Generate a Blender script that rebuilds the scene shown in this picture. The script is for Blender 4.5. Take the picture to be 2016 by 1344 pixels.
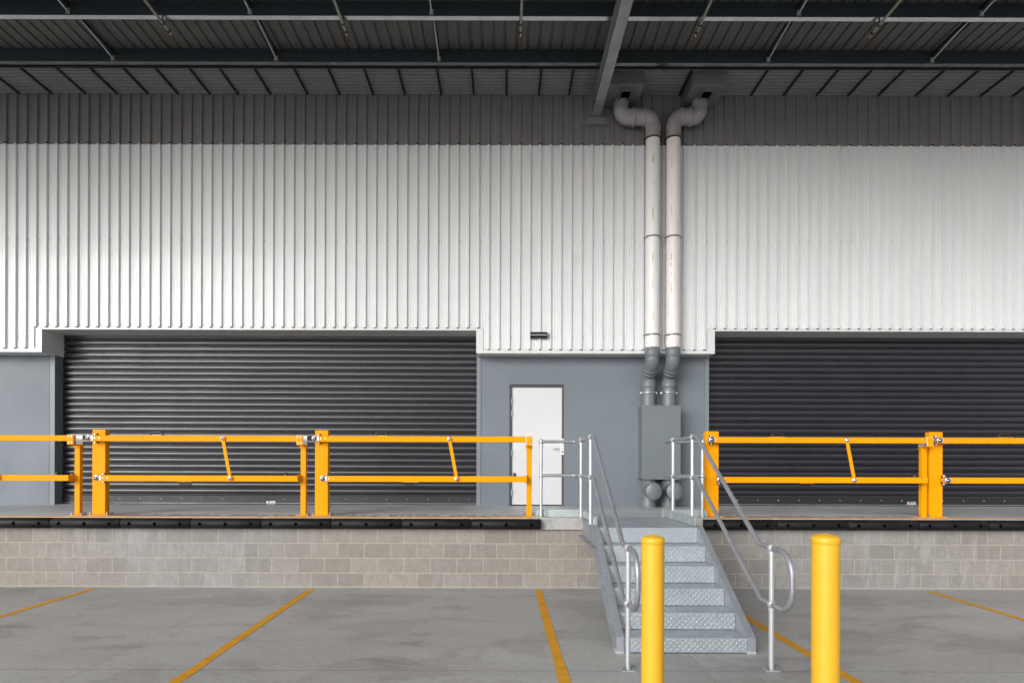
import bpy, bmesh, math, random
from mathutils import Vector, Matrix
random.seed(7)
for o in list(bpy.data.objects): bpy.data.objects.remove(o)
S = bpy.context.scene
# ---------------------------------------------------------------- camera
CAMH = 1.87; F = 1150.0; CX = 990.0; CY = 912.0
cam = bpy.data.cameras.new('camera'); co = bpy.data.objects.new('camera', cam); S.collection.objects.link(co)
cam.sensor_fit = 'HORIZONTAL'; cam.sensor_width = 36; cam.lens = 36 * F / 2016
cam.shift_x = (1008 - CX) / 2016; cam.shift_y = (CY - 672) / 2016
cam.clip_start = .05; cam.clip_end = 2000
co.matrix_world = Matrix.Translation((0, 0, CAMH)) @ Matrix.Rotation(math.pi/2, 4, 'X') @ Matrix.Rotation(.0028, 4, 'Z')
S.camera = co
# ---------------------------------------------------------------- sky, sun, exposure
SUN_EL = math.radians(21); SUN_AZ = math.radians(-143)      # azimuth measured from +Y, clockwise: front left of the wall
w = bpy.data.worlds.new('World'); S.world = w; w.use_nodes = True
nt = w.node_tree; nt.nodes.clear()
wo = nt.nodes.new('ShaderNodeOutputWorld'); bg = nt.nodes.new('ShaderNodeBackground'); sk = nt.nodes.new('ShaderNodeTexSky')
hs = nt.nodes.new('ShaderNodeHueSaturation'); hs.inputs['Saturation'].default_value = .22
sk.sky_type = 'NISHITA'; sk.sun_disc = False; sk.sun_elevation = SUN_EL; sk.sun_rotation = SUN_AZ
sk.air_density = 1.4; sk.dust_density = 2; sk.ozone_density = 1.5
nt.links.new(sk.outputs[0], hs.inputs['Color']); nt.links.new(hs.outputs[0], bg.inputs[0]); nt.links.new(bg.outputs[0], wo.inputs[0])
bg.inputs[1].default_value = .125
sl = bpy.data.lights.new('sun', 'SUN'); sl.energy = 1.06; sl.angle = math.radians(38); sl.color = (.95, .98, 1)
so = bpy.data.objects.new('sun', sl); S.collection.objects.link(so)
d = Vector((math.sin(SUN_AZ)*math.cos(SUN_EL), math.cos(SUN_AZ)*math.cos(SUN_EL), math.sin(SUN_EL)))
so.rotation_euler = d.to_track_quat('Z', 'Y').to_euler()
S.view_settings.view_transform = 'Standard'; S.view_settings.look = 'None'; S.view_settings.gamma = 1
S.view_settings.exposure = .98
S.render.resolution_x = 1024; S.render.resolution_y = 682
try:
    S.cycles.max_bounces = 10; S.cycles.diffuse_bounces = 6
except Exception: pass

# ---------------------------------------------------------------- materials
MATS = {}
def lin(c):  # srgb 0-255 -> linear
    return tuple(((v/255)/12.92 if v/255 <= .04045 else (((v/255)+.055)/1.055)**2.4) for v in c)
class N:
    def __init__(s, name):
        s.m = bpy.data.materials.new(name); s.m.use_nodes = True; s.t = s.m.node_tree
        s.b = s.t.nodes['Principled BSDF']; MATS[name] = s.m
        s.tc = s.t.nodes.new('ShaderNodeTexCoord')
    def n(s, typ, **kw):
        x = s.t.nodes.new(typ)
        for k, v in kw.items(): setattr(x, k, v)
        return x
    def l(s, a, b): s.t.links.new(a, b)
    def mapped(s, scale=(1,1,1), loc=(0,0,0)):
        m = s.n('ShaderNodeMapping'); m.inputs['Scale'].default_value = scale; m.inputs['Location'].default_value = loc
        s.l(s.tc.outputs['Object'], m.inputs[0]); return m.outputs[0]
    def noise(s, sc, det=4, rough=.55, scale=(1,1,1), dist=0):
        x = s.n('ShaderNodeTexNoise'); x.inputs['Scale'].default_value = sc; x.inputs['Detail'].default_value = det
        x.inputs['Roughness'].default_value = rough; x.inputs['Distortion'].default_value = dist
        s.l(s.mapped(scale), x.inputs['Vector']); return x.outputs['Fac']
    def ramp(s, f, stops):
        r = s.n('ShaderNodeValToRGB'); e = r.color_ramp.elements
        while len(e) < len(stops): e.new(.5)
        for q, (p, c) in zip(e, stops):
            q.position = p; q.color = (c, c, c, 1) if not isinstance(c, tuple) else (*c[:3], 1)
        s.l(f, r.inputs[0]); return r.outputs[0]
    def mix(s, f, a, b, mode='MIX'):
        x = s.n('ShaderNodeMix', data_type='RGBA', blend_type=mode)
        for sock, v in ((x.inputs[0], f), (x.inputs[6], a), (x.inputs[7], b)):
            if isinstance(v, bpy.types.NodeSocket): s.l(v, sock)
            elif isinstance(v, tuple): sock.default_value = (*v[:3], 1)
            else: sock.default_value = v
        return x.outputs[2]
    def math(s, op, a, b=None, c=None):
        x = s.n('ShaderNodeMath', operation=op)
        for i, v in enumerate((a, b, c)):
            if v is None: continue
            if isinstance(v, bpy.types.NodeSocket): s.l(v, x.inputs[i])
            else: x.inputs[i].default_value = v
        return x.outputs[0]
    def bump(s, h, strength=.3, dist=.01):
        b = s.n('ShaderNodeBump'); b.inputs['Strength'].default_value = strength; b.inputs['Distance'].default_value = dist
        s.l(h, b.inputs['Height']); s.l(b.outputs[0], s.b.inputs['Normal'])
    def set(s, **kw):
        for k, v in kw.items():
            i = s.b.inputs[k.replace('_', ' ')]
            if isinstance(v, bpy.types.NodeSocket): s.l(v, i)
            elif isinstance(v, tuple): i.default_value = (*v[:3], 1)
            else: i.default_value = v

def paint(name, col, rough=.45, metal=0, var=.1, sc=3, bump=.0, scale=(1,1,1), dirt=None, coat=0):
    a = N(name); f = a.noise(sc, 5, .6, scale)
    r = a.ramp(f, [(.3, 1-var), (.7, 1+var*.4)])
    c = a.mix(1.0, col, r, 'MULTIPLY')
    if dirt:
        g = a.noise(dirt[1], 6, .65, dirt[3] if len(dirt) > 3 else (1,1,1), .5)
        c = a.mix(a.ramp(g, [(dirt[2], 0), (dirt[2]+.16, .7)]), c, dirt[0])
    rr = a.ramp(f, [(.3, rough+.08), (.7, max(rough-.06, .03))])
    a.set(Base_Color=c, Roughness=rr, Metallic=metal)
    if coat: a.set(Coat_Weight=coat)
    if bump: a.bump(a.noise(60, 3), bump, .002)
    return a.m

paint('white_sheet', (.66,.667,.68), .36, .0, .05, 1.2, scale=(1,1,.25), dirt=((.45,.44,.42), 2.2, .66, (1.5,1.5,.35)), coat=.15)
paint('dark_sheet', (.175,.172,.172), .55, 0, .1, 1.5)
paint('roof_sheet', (.115,.112,.105), .5, .1, .14, 2, scale=(2,.4,1))
paint('soffit_sheet', (.26,.257,.257), .5, .1, .1, 2)
paint('precast_paint', (.148,.172,.198), .6, 0, .07, 1.1, bump=.12)
paint('precast_trim', (.175,.198,.222), .5, 0, .05, 2)
paint('flashing', (.62,.625,.63), .35, 0, .04, 2)
paint('shutter_paint', (.010,.010,.016), .37, 0, .03, 1.5); MATS['shutter_paint'].node_tree.nodes['Principled BSDF'].inputs['Specular IOR Level'].default_value = .9
paint('shutter_rail', (.014,.014,.018), .45, 0, .1, 2)
paint('steel_zinc', (.62,.65,.67), .2, 1.0, .15, 4)
paint('rafter_zinc', (.31,.33,.33), .5, .35, .2, 3)
paint('web_shaded_zinc', (.032,.042,.05), .5, .1, .15, 3)  # darker copy of the purlin zinc; the web's shade is put into the colour
paint('black_steel', (.018,.018,.02), .4, .2, .1, 3)
paint('box_grey', (.16,.157,.155), .55, 0, .1, 3)
paint('elbow_grey', (.30,.29,.295), .5, 0, .12, 5)
paint('elbow_bare', (.30,.26,.245), .5, 0, .12, 5)
paint('pipe_grey', (.135,.155,.17), .42, 0, .06, 3)
paint('yellow_paint', (.73,.285,.0008), .55, 0, .05, 2); MATS['yellow_paint'].node_tree.nodes['Principled BSDF'].inputs['Specular IOR Level'].default_value = .1
paint('bollard_plastic', (.63,.345,.014), .42, 0, .06, 5, dirt=((.42,.25,.03), 40, .72))
paint('yellow_line', (.60,.275,.002), .7, 0, .2, 6, bump=.2, dirt=((.36,.24,.08), 14, .66))
paint('edge_line', (.74,.34,.005), .7, 0, .2, 9, dirt=((.30,.26,.22), 5, .70, (1,4,1)))
paint('stencil_paint', (.36,.165,.03), .75, 0, .3, 8, dirt=((.33,.31,.29), 25, .60))
paint('chrome', (.72,.73,.75), .25, .9, .1, 9)
paint('bolt_steel', (.28,.28,.29), .4, .8, .2, 20)
paint('handle_black', (.012,.012,.013), .35, 0, .1, 5)
paint('door_white', (.58,.58,.59), .45, 0, .03, 1.5)
paint('frame_dark', (.055,.055,.065), .5, 0, .05, 2)
paint('gap_black', (.002,.002,.002), .9); MATS['gap_black'].node_tree.nodes['Principled BSDF'].inputs['Specular IOR Level'].default_value = 0
paint('white_plastic', (.75,.75,.74), .4)
paint('plate_grey', (.42,.42,.43), .45)
paint('sticker_red', (.45,.012,.01), .5)
paint('sticker_ink', (.22,.22,.24), .5)
paint('rust_copper', (.20,.07,.03), .6, .4, .3, 20)
paint('conduit', (.30,.31,.24), .5, .1, .25, 12)

def white_pipe(name, col, rust, sx):
    a = N(name); f = a.noise(4, 5, .6, (1,1,.3)); c = a.mix(1.0, col, a.ramp(f, [(.3,.93),(.7,1.03)]), 'MULTIPLY')
    # rust runs: a thin vertical band on the front of the pipe, broken up by noise
    sp = a.n('ShaderNodeSeparateXYZ'); a.l(a.tc.outputs['Object'], sp.inputs[0])
    wob = a.math('MULTIPLY', a.math('SUBTRACT', a.noise(7, 3, .5, (.01,.01,1)), .5), .02)
    dx = a.math('ABSOLUTE', a.math('ADD', a.math('SUBTRACT', sp.outputs[0], sx), wob))
    band = a.ramp(a.math('DIVIDE', dx, .016), [(.35, 1), (1, 0)])
    br = a.ramp(a.noise(3.2, 5, .7, (.3,.3,1)), [(.52, 0), (.62, 1)])
    m = a.math('MULTIPLY', a.math('MULTIPLY', band, br), .75)
    c = a.mix(m, c, rust)
    # faint printed line
    dx2 = a.math('ABSOLUTE', a.math('SUBTRACT', sp.outputs[0], sx+.105))
    b2 = a.ramp(a.math('DIVIDE', dx2, .006), [(.4, 1), (1, 0)])
    b3 = a.ramp(a.noise(60, 2, .5, (.01,.01,1)), [(.45, 0), (.5, .45)])
    c = a.mix(a.math('MULTIPLY', b2, b3), c, (.2,.2,.2))
    sc = a.ramp(a.noise(9, 6, .7, (1,1,.5)), [(.66, 0), (.74, .35)])
    c = a.mix(sc, c, (.5,.42,.36))
    a.set(Base_Color=c, Roughness=.32)
white_pipe('pipe_white', (.74,.735,.72), (.34,.17,.05), 2.73)
white_pipe('pipe_pink', (.76,.70,.685), (.42,.24,.12), 3.075)

def galv(name, col=(.56,.58,.60), metal=.55, rough=.38, plate=False):
    a = N(name)
    v = a.n('ShaderNodeTexVoronoi'); v.inputs['Scale'].default_value = 55; a.l(a.tc.outputs['Object'], v.inputs['Vector'])
    sp = a.ramp(v.outputs['Distance'], [(.1, .92), (.6, 1.05)])
    f = a.noise(5, 6, .65); c = a.mix(1, col, a.ramp(f, [(.3,.78),(.7,1.08)]), 'MULTIPLY'); c = a.mix(1, c, sp, 'MULTIPLY')
    st = a.ramp(a.noise(3.2, 6, .7, (1,1,1), .6), [(.60, 0), (.76, .5)])
    c = a.mix(st, c, (.33,.31,.29))
    r = a.ramp(f, [(.3, rough+.15), (.7, rough-.06)])
    if plate:
        s = a.n('ShaderNodeSeparateXYZ'); a.l(a.tc.outputs['Object'], s.inputs[0])
        P = .0295
        u = a.math('DIVIDE', s.outputs[0], P); vv = a.math('DIVIDE', a.math('ADD', s.outputs[1], s.outputs[2]), P*1.05)
        par = a.math('MODULO', a.math('ADD', a.math('ADD', a.math('FLOOR', u), a.math('FLOOR', vv)), 2000), 2)
        lu = a.math('SUBTRACT', a.math('FRACT', u), .5); lv = a.math('SUBTRACT', a.math('FRACT', vv), .5)
        sg = a.math('SUBTRACT', a.math('MULTIPLY', par, 2), 1)
        k = a.math('MULTIPLY', lv, sg)
        p = a.math('MULTIPLY', a.math('ADD', lu, k), .7071); q = a.math('MULTIPLY', a.math('SUBTRACT', lu, k), .7071)
        dd = a.math('ADD', a.math('POWER', a.math('ABSOLUTE', a.math('DIVIDE', p, .58)), 2), a.math('POWER', a.math('ABSOLUTE', a.math('DIVIDE', q, .13)), 2))
        m = a.ramp(dd, [(.25, 1), (1, 0)])
        par2 = a.math('MULTIPLY', m, a.ramp(par, [(0, .12), (1, .9)]))  # bars of one direction coloured brighter, their lit look put into the colour
        c = a.mix(par2, a.mix(1, c, (.86,.88,.9), 'MULTIPLY'), (.85,.87,.90)); a.bump(m, .9, .004)
        r = a.mix(par2, r, (.22,.22,.22))
    a.set(Base_Color=c, Roughness=r, Metallic=metal)
    return a.m
galv('galv_pipe', (.52,.54,.56), .6, .36)
galv('galv_rail', (.31,.315,.345), .55, .42)
galv('galv_channel', (.30,.315,.345), .45, .45)
galv('galv_sheet', (.38,.43,.43), .4, .42)
galv('tread_plate', (.45,.49,.52), .5, .36, plate=True)

def concrete(name, base, joints=False, streak=(1,1,1), rough=.62, dark=.70):
    a = N(name)
    big = a.noise(.35, 5, .6, streak, .8); mid = a.noise(1.1, 6, .62, streak, 1.4); fine = a.noise(45, 4, .75); sp = a.noise(14, 5, .7)
    c = a.mix(1, base, a.ramp(big, [(.3,.86),(.7,1.1)]), 'MULTIPLY')
    c = a.mix(1, c, a.ramp(mid, [(.3,dark),(.45,.97),(.6,1.02),(.75,1.07)]), 'MULTIPLY')
    c = a.mix(1, c, a.ramp(fine, [(.3,.80),(.7,1.16)]), 'MULTIPLY')
    c = a.mix(1, c, a.ramp(sp, [(.3,.90),(.7,1.07)]), 'MULTIPLY')
    # edges of dried puddles
    pud = a.noise(.55, 4, .5, (1,1.4,1), .5)
    c = a.mix(a.ramp(pud, [(.55,0),(.562,.9),(.72,.25)]), c, a.mix(1, c, (.87,.865,.86), 'MULTIPLY'))
    # small dark specks and pale scuffs
    v = a.n('ShaderNodeTexVoronoi'); v.inputs['Scale'].default_value = 2.6; a.l(a.mapped((1,1.3,1)), v.inputs['Vector'])
    c = a.mix(a.ramp(v.outputs['Distance'], [(.018,.75),(.035,0)]), c, (.07,.065,.06))
    scf = a.noise(5, 4, .7, (.35,2.4,1), .5); c = a.mix(a.ramp(scf, [(.70,0),(.76,.22)]), c, (.55,.55,.54))
    if joints:
        s = a.n('ShaderNodeSeparateXYZ'); a.l(a.tc.outputs['Object'], s.inputs[0])
        fx = a.math('ABSOLUTE', a.math('SUBTRACT', a.math('MODULO', a.math('ADD', s.outputs[0], 3.76+5.59*20.5), 5.59), 2.795))
        jx = a.ramp(a.math('DIVIDE', fx, .01), [(.45,1),(1,0)])
        side = a.ramp(a.math('DIVIDE', fx, .02), [(.55,1),(1,0)])
        fy = a.math('ABSOLUTE', a.math('SUBTRACT', s.outputs[1], 5.28)); jy = a.ramp(a.math('DIVIDE', fy, .012), [(.45,1),(1,0)])
        c = a.mix(a.math('MULTIPLY', side, .4), c, (.42,.42,.42))
        c = a.mix(a.math('MULTIPLY', jx, .6), c, (.11,.11,.11)); c = a.mix(a.math('MULTIPLY', jy, .45), c, (.1,.1,.1))
    a.set(Base_Color=c, Roughness=a.ramp(mid, [(.3, rough-.12),(.7, rough+.1)]))
    a.bump(fine, .25, .003)
concrete('yard_concrete', (.355,.347,.338), True, (.6,1.3,1))
concrete('dock_concrete', (.50,.50,.51), False, (.5,2.2,1), .5)
concrete('beam_concrete', (.36,.355,.34), False, (1,1,2), .8)

def blocks(name):
    a = N(name)
    BW, BH = .3985, .2225
    s = a.n('ShaderNodeSeparateXYZ'); a.l(a.tc.outputs['Object'], s.inputs[0])
    X = a.math('ADD', s.outputs[0], 6.863 + BW*100)
    vv = a.math('DIVIDE', a.math('ADD', s.outputs[2], .0), BH); row = a.math('FLOOR', vv)
    off = a.math('MULTIPLY', a.math('MODULO', a.math('ADD', row, 10), 2), .5)
    u = a.math('ADD', a.math('DIVIDE', X, BW), off)
    col = a.math('FLOOR', u)
    du = a.math('MULTIPLY', a.math('SUBTRACT', .5, a.math('ABSOLUTE', a.math('SUBTRACT', a.math('FRACT', u), .5))), BW)
    dv = a.math('MULTIPLY', a.math('SUBTRACT', .5, a.math('ABSOLUTE', a.math('SUBTRACT', a.math('FRACT', vv), .5))), BH)
    rag = a.math('MULTIPLY', a.math('SUBTRACT', a.noise(45, 3), .5), .006)
    dmin = a.math('ADD', a.math('MINIMUM', du, dv), rag)
    mort = a.ramp(a.math('DIVIDE', dmin, .012), [(.46,1),(.66,0)])
    cb = a.n('ShaderNodeCombineXYZ'); a.l(col, cb.inputs[0]); a.l(row, cb.inputs[1])
    wn = a.n('ShaderNodeTexWhiteNoise'); a.l(cb.outputs[0], wn.inputs[0])
    wide = a.noise(.25, 3, .5, (1,1,1))
    base = a.mix(a.ramp(wide, [(.4,0),(.62,1)]), (.225,.202,.18), (.222,.217,.212))
    c = a.mix(1, base, a.ramp(wn.outputs[0], [(0,.88),(1,1.08)]), 'MULTIPLY')
    fine = a.noise(75, 3, .75); c = a.mix(1, c, a.ramp(fine, [(.3,.78),(.7,1.16)]), 'MULTIPLY')
    md = a.noise(9, 5, .65); c = a.mix(1, c, a.ramp(md, [(.3,.9),(.7,1.08)]), 'MULTIPLY')
    # efflorescence runs
    ef = a.math('MULTIPLY', a.ramp(a.noise(4.5, 6, .7, (1.6,1,.28), .3), [(.50,0),(.64,1)]), a.ramp(a.noise(.5, 2, .5), [(.44,.15),(.58,1)]))
    c = a.mix(a.math('MULTIPLY', ef, .6), c, (.31,.30,.30))
    c = a.mix(mort, c, a.mix(1, (.32,.285,.235), a.ramp(md, [(.3,.8),(.7,1.1)]), 'MULTIPLY'))
    ft = a.ramp(a.math('ADD', s.outputs[2], a.math('MULTIPLY', a.math('SUBTRACT', a.noise(8, 5, .7), .5), .06)), [(.012,.55),(.035,0)])
    c = a.mix(ft, c, (.33,.30,.27))
    a.set(Base_Color=c, Roughness=.88)
    a.bump(a.math('SUBTRACT', a.math('MULTIPLY', fine, .35), a.math('MULTIPLY', mort, .5)), .5, .006)
blocks('block_wall')

a = N('rubber'); f = a.noise(6, 6, .7, (.6,1,1.6), .6)
a.set(Base_Color=a.mix(a.ramp(f, [(.45,0),(.68,.55)]), (.005,.005,.006), (.018,.016,.015)), Roughness=a.ramp(f, [(.3,.42),(.7,.7)]), Specular_IOR_Level=.22)
a.bump(a.noise(25, 5, .6), .35, .006)

# ---------------------------------------------------------------- mesh builder
class MB:
    def __init__(s): s.v = []; s.f = []; s.mi = []; s.sm = []; s.cur = 0; s.smooth = False
    def add(s, vs, fs, smooth=None):
        b = len(s.v); s.v += [tuple(p) for p in vs]
        for f in fs: s.f.append([b+i for i in f]); s.mi.append(s.cur); s.sm.append(s.smooth if smooth is None else smooth)
        return s
    def box(s, x0, x1, y0, y1, z0, z1, M=None):
        if x0 > x1: x0, x1 = x1, x0
        vs = [Vector(p) for p in ((x0,y0,z0),(x1,y0,z0),(x1,y1,z0),(x0,y1,z0),(x0,y0,z1),(x1,y0,z1),(x1,y1,z1),(x0,y1,z1))]
        if M is not None: vs = [M @ p for p in vs]
        return s.add(vs, [(0,3,2,1),(4,5,6,7),(0,1,5,4),(1,2,6,5),(2,3,7,6),(3,0,4,7)], False)
    def prism(s, pts, axis, a, b):   # closed outline extruded along an axis; pts in the other two coordinates
        n = len(pts)
        def P(p, t): return {'x': (t, p[0], p[1]), 'y': (p[0], t, p[1]), 'z': (p[0], p[1], t)}[axis]
        vs = [P(p, a) for p in pts] + [P(p, b) for p in pts]
        fs = [(i, (i+1) % n, n+(i+1) % n, n+i) for i in range(n)] + [tuple(range(n))[::-1], tuple(range(n, 2*n))]
        return s.add(vs, fs, False)
    def sheet(s, pts, axis, a, b, cuts=1, smooth=False):  # open polyline swept along an axis
        n = len(pts)
        def P(p, t): return {'x': (t, p[0], p[1]), 'y': (p[0], t, p[1]), 'z': (p[0], p[1], t)}[axis]
        vs = []
        for k in range(cuts+1): vs += [P(p, a+(b-a)*k/cuts) for p in pts]
        fs = [(k*n+i, k*n+i+1, (k+1)*n+i+1, (k+1)*n+i) for k in range(cuts) for i in range(n-1)]
        return s.add(vs, fs, smooth)
    def tube(s, pts, r, n=16, cap=True, sz=1.0, rr=None):
        pts = [Vector(p) for p in pts]; m = len(pts); T = []
        for i in range(m):
            t = (pts[min(i+1, m-1)] - pts[max(i-1, 0)]); T.append(t.normalized())
        up = Vector((0,0,1)) if abs(T[0].z) < .9 else Vector((0,-1,0))
        N_ = (up - T[0]*up.dot(T[0])).normalized(); vs = []
        for i in range(m):
            if i:
                N_ = (N_ - T[i]*N_.dot(T[i])).normalized()
            B = T[i].cross(N_); R = rr[i] if rr else r
            for k in range(n):
                q = 2*math.pi*k/n; o = N_*math.cos(q)*R + B*math.sin(q)*R
                o.z *= sz; vs.append(pts[i] + o)
        fs = [(i*n+k, i*n+(k+1) % n, (i+1)*n+(k+1) % n, (i+1)*n+k) for i in range(m-1) for k in range(n)]
        s.add(vs, fs, True)
        if cap:
            s.add(vs[:n], [tuple(range(n))[::-1]], False); s.add(vs[-n:], [tuple(range(n))], False)
        return s
    def lathe(s, c, prof, axis='z', n=32, sz=1.0, smooth=True):   # prof: (radius, height) pairs
        vs = []
        for r, h in prof:
            for k in range(n):
                q = 2*math.pi*k/n; u, v = r*math.cos(q), r*math.sin(q)
                p = {'z': (u, v, h), 'y': (u, h, v*sz), 'x': (h, u, v*sz)}[axis]
                vs.append((c[0]+p[0], c[1]+p[1], c[2]+p[2]))
        m = len(prof)
        fs = [(i*n+k, i*n+(k+1) % n, (i+1)*n+(k+1) % n, (i+1)*n+k) for i in range(m-1) for k in range(n)]
        s.add(vs, fs, smooth)
        s.add(vs[:n], [tuple(range(n))[::-1]], False); s.add(vs[-n:], [tuple(range(n))], False)
        return s
    def ball(s, c, r, n=16, sz=1.0):
        prof = [(max(r*math.sin(math.pi*i/10), 1e-4), -r*math.cos(math.pi*i/10)*sz) for i in range(11)]
        return s.lathe(c, prof, 'z', n)
    def build(s, name, mats, parent=None, bevel=0, origin=None, shade=None):
        me = bpy.data.meshes.new(name)
        me.from_pydata(s.v, [], s.f); me.validate()
        for m in (mats if isinstance(mats, (list, tuple)) else [mats]): me.materials.append(MATS[m])
        if len(me.polygons) == len(s.mi):
            me.polygons.foreach_set('material_index', s.mi); me.polygons.foreach_set('use_smooth', s.sm)
        bm = bmesh.new(); bm.from_mesh(me)
        bmesh.ops.recalc_face_normals(bm, faces=bm.faces); bm.to_mesh(me); bm.free(); me.update()
        o = bpy.data.objects.new(name, me); S.collection.objects.link(o)
        if parent is not None:
            o.parent = parent
            o.matrix_parent_inverse = WM(parent).inverted()
        if bevel:
            b = o.modifiers.new('bevel', 'BEVEL'); b.width = bevel; b.segments = 2; b.limit_method = 'ANGLE'; b.angle_limit = math.radians(50)
        return o
def WM(o):
    M = Matrix.Translation(o.location)
    return M if o.parent is None else WM(o.parent) @ o.matrix_parent_inverse @ M
def tag(o, label=None, cat=None, group=None, kind=None):
    for k, v in (('label', label), ('category', cat), ('group', group), ('kind', kind)):
        if v: o[k] = v
    return o
def thing(name, loc, label, cat, group=None):
    o = bpy.data.objects.new(name, None); o.empty_display_size = .1; S.collection.objects.link(o); o.location = loc
    return tag(o, label, cat, group)
def fillet(pts, r, n=6):
    pts = [Vector(p) for p in pts]; out = [pts[0]]
    for i in range(1, len(pts)-1):
        a, b, c = pts[i-1], pts[i], pts[i+1]; u = (a-b).normalized(); v = (c-b).normalized()
        ang = u.angle(v); R = r[i-1] if isinstance(r, (list, tuple)) else r
        t = min(R/math.tan(ang/2), (a-b).length*.49, (c-b).length*.49); R = t*math.tan(ang/2)
        bis = (u+v).normalized(); cen = b + bis*(R/math.sin(ang/2)); p0 = b+u*t; p1 = b+v*t
        d0 = p0-cen; d1 = p1-cen; th = d0.angle(d1)
        for k in range(n+1):
            q = k/n
            out.append(cen + (d0*math.sin((1-q)*th) + d1*math.sin(q*th))/math.sin(th))
    out.append(pts[-1]); return out
def px(x, Y): return (x-CX)*Y/F
def pz(x, y, Y): return CAMH - (y-.0028*(x-CX)-CY)*Y/F

DOCK = 1.053; YF = 8.78; YW = 11.32; YC = 10.98; YS = 11.53
XL0, XL1 = -8.66, -.506          # left door opening
XR0, XR1 = 3.972, 12.12          # right door opening
ZOP = 4.37; ZCB = 3.942; ZSP = 7.842; ZTOP = 8.80

# ================================================================ ground
m = MB(); m.add([(-300,-400,0),(300,-400,0),(300,YF+.1,0),(-300,YF+.1,0)], [(0,1,2,3)])
tag(m.build('ground', 'yard_concrete'), kind='structure')
def yline(x, y0, y1, lab, x1=None):
    m = MB(); x1 = x if x1 is None else x1; L = []; R = []; n = 60
    for i in range(n+1):
        t = i/n; y = y0+(y1-y0)*t; c = x+(x1-x)*t
        L.append((c-.05+random.uniform(-.0025,.0025)+(.006 if .25<t<.33 else 0), y, .0025)); R.append((c+.05+random.uniform(-.0025,.0025)+(.008 if .3<t<.42 else 0), y, .0025))
    m.add(L+R, [(i, i+1, n+2+i, n+1+i) for i in range(n)])
    o = m.build('painted_line', 'yellow_line'); tag(o, lab, 'floor line', 'yellow bay lines on the yard floor')
yline(-6.06, 8.67, -2, 'yellow bay line on the yard floor below the dock, farthest left of the bay lines', -6.2)
yline(-2.83, 8.66, -2, 'long yellow bay line slanting to the bottom edge, well left of the stairs', -2.72)
yline(.53, 8.67, -2, 'yellow bay line just left of the steel stairs with ragged edges')
yline(2.93, 8.64, -2, 'yellow bay line passing behind the right stair rail and the right bollard', 3.25)
yline(6.29, 8.62, -2, 'yellow bay line on the yard floor at the far right beyond both bollards', 6.4)

# ================================================================ loading dock
dock = thing('loading_dock', (0, YF, 0), 'raised loading dock of grey concrete blocks with a smooth concrete deck', 'loading dock')
m = MB(); m.box(-18, 18, YF, YF+.2, -.1, .886); m.build('block_wall', 'block_wall', dock)
m = MB(); m.box(-18, 18, YF-.04, 12.2, .884+.003, DOCK); m.build('deck_slab', 'dock_concrete', dock, bevel=.006)
m = MB(); m.box(.45, 3.2, YF-.052, YF-.041, .888, DOCK-.004); m.build('edge_beam', 'beam_concrete', dock)
for x0, x1, lab in ((-16, .44, 'worn yellow edge line along the dock deck left of the stairs'), (3.2, 16, 'worn yellow edge line along the dock deck right of the stairs')):
    m = MB(); m.box(x0, x1, YF-.036, YF+.095, DOCK+.001, DOCK+.004)
    tag(m.build('edge_line', 'edge_line'), lab, 'floor line', 'yellow lines on the dock edge')

def stencil(cx, lab):
    cu = bpy.data.curves.new('t', 'FONT'); cu.body = 'WATCH YOUR STEP'; cu.size = .3; cu.space_character = 1.28; cu.space_word = 1.0
    t = bpy.data.objects.new('t', cu); S.collection.objects.link(t)
    dg = bpy.context.evaluated_depsgraph_get(); me = bpy.data.meshes.new_from_object(t.evaluated_get(dg))
    bpy.data.objects.remove(t)
    xs = [v.co.x for v in me.vertices]; ys = [v.co.y for v in me.vertices]
    w_ = max(xs)-min(xs); mx = (max(xs)+min(xs))/2; y0 = min(ys); h = max(ys)-y0
    for v in me.vertices:
        x = (v.co.x-mx)*2.88/w_; y = (v.co.y-y0)*.27/h
        v.co = (-x+cx, 9.26-y, DOCK+.004)
    me.name = 'stencil_text'; me.materials.clear(); me.materials.append(MATS['stencil_paint'])
    o = bpy.data.objects.new('stencil_text', me); S.collection.objects.link(o)
    tag(o, lab, 'floor text', 'stencilled warnings on the dock deck')
stencil(-1.14, 'faded orange WATCH YOUR STEP stencil on the deck nearest the white door')
stencil(-4.57, 'faded orange WATCH YOUR STEP stencil on the deck behind the middle left gate')
stencil(4.9, 'faded orange WATCH YOUR STEP stencil on the deck right of the stairs')

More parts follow.
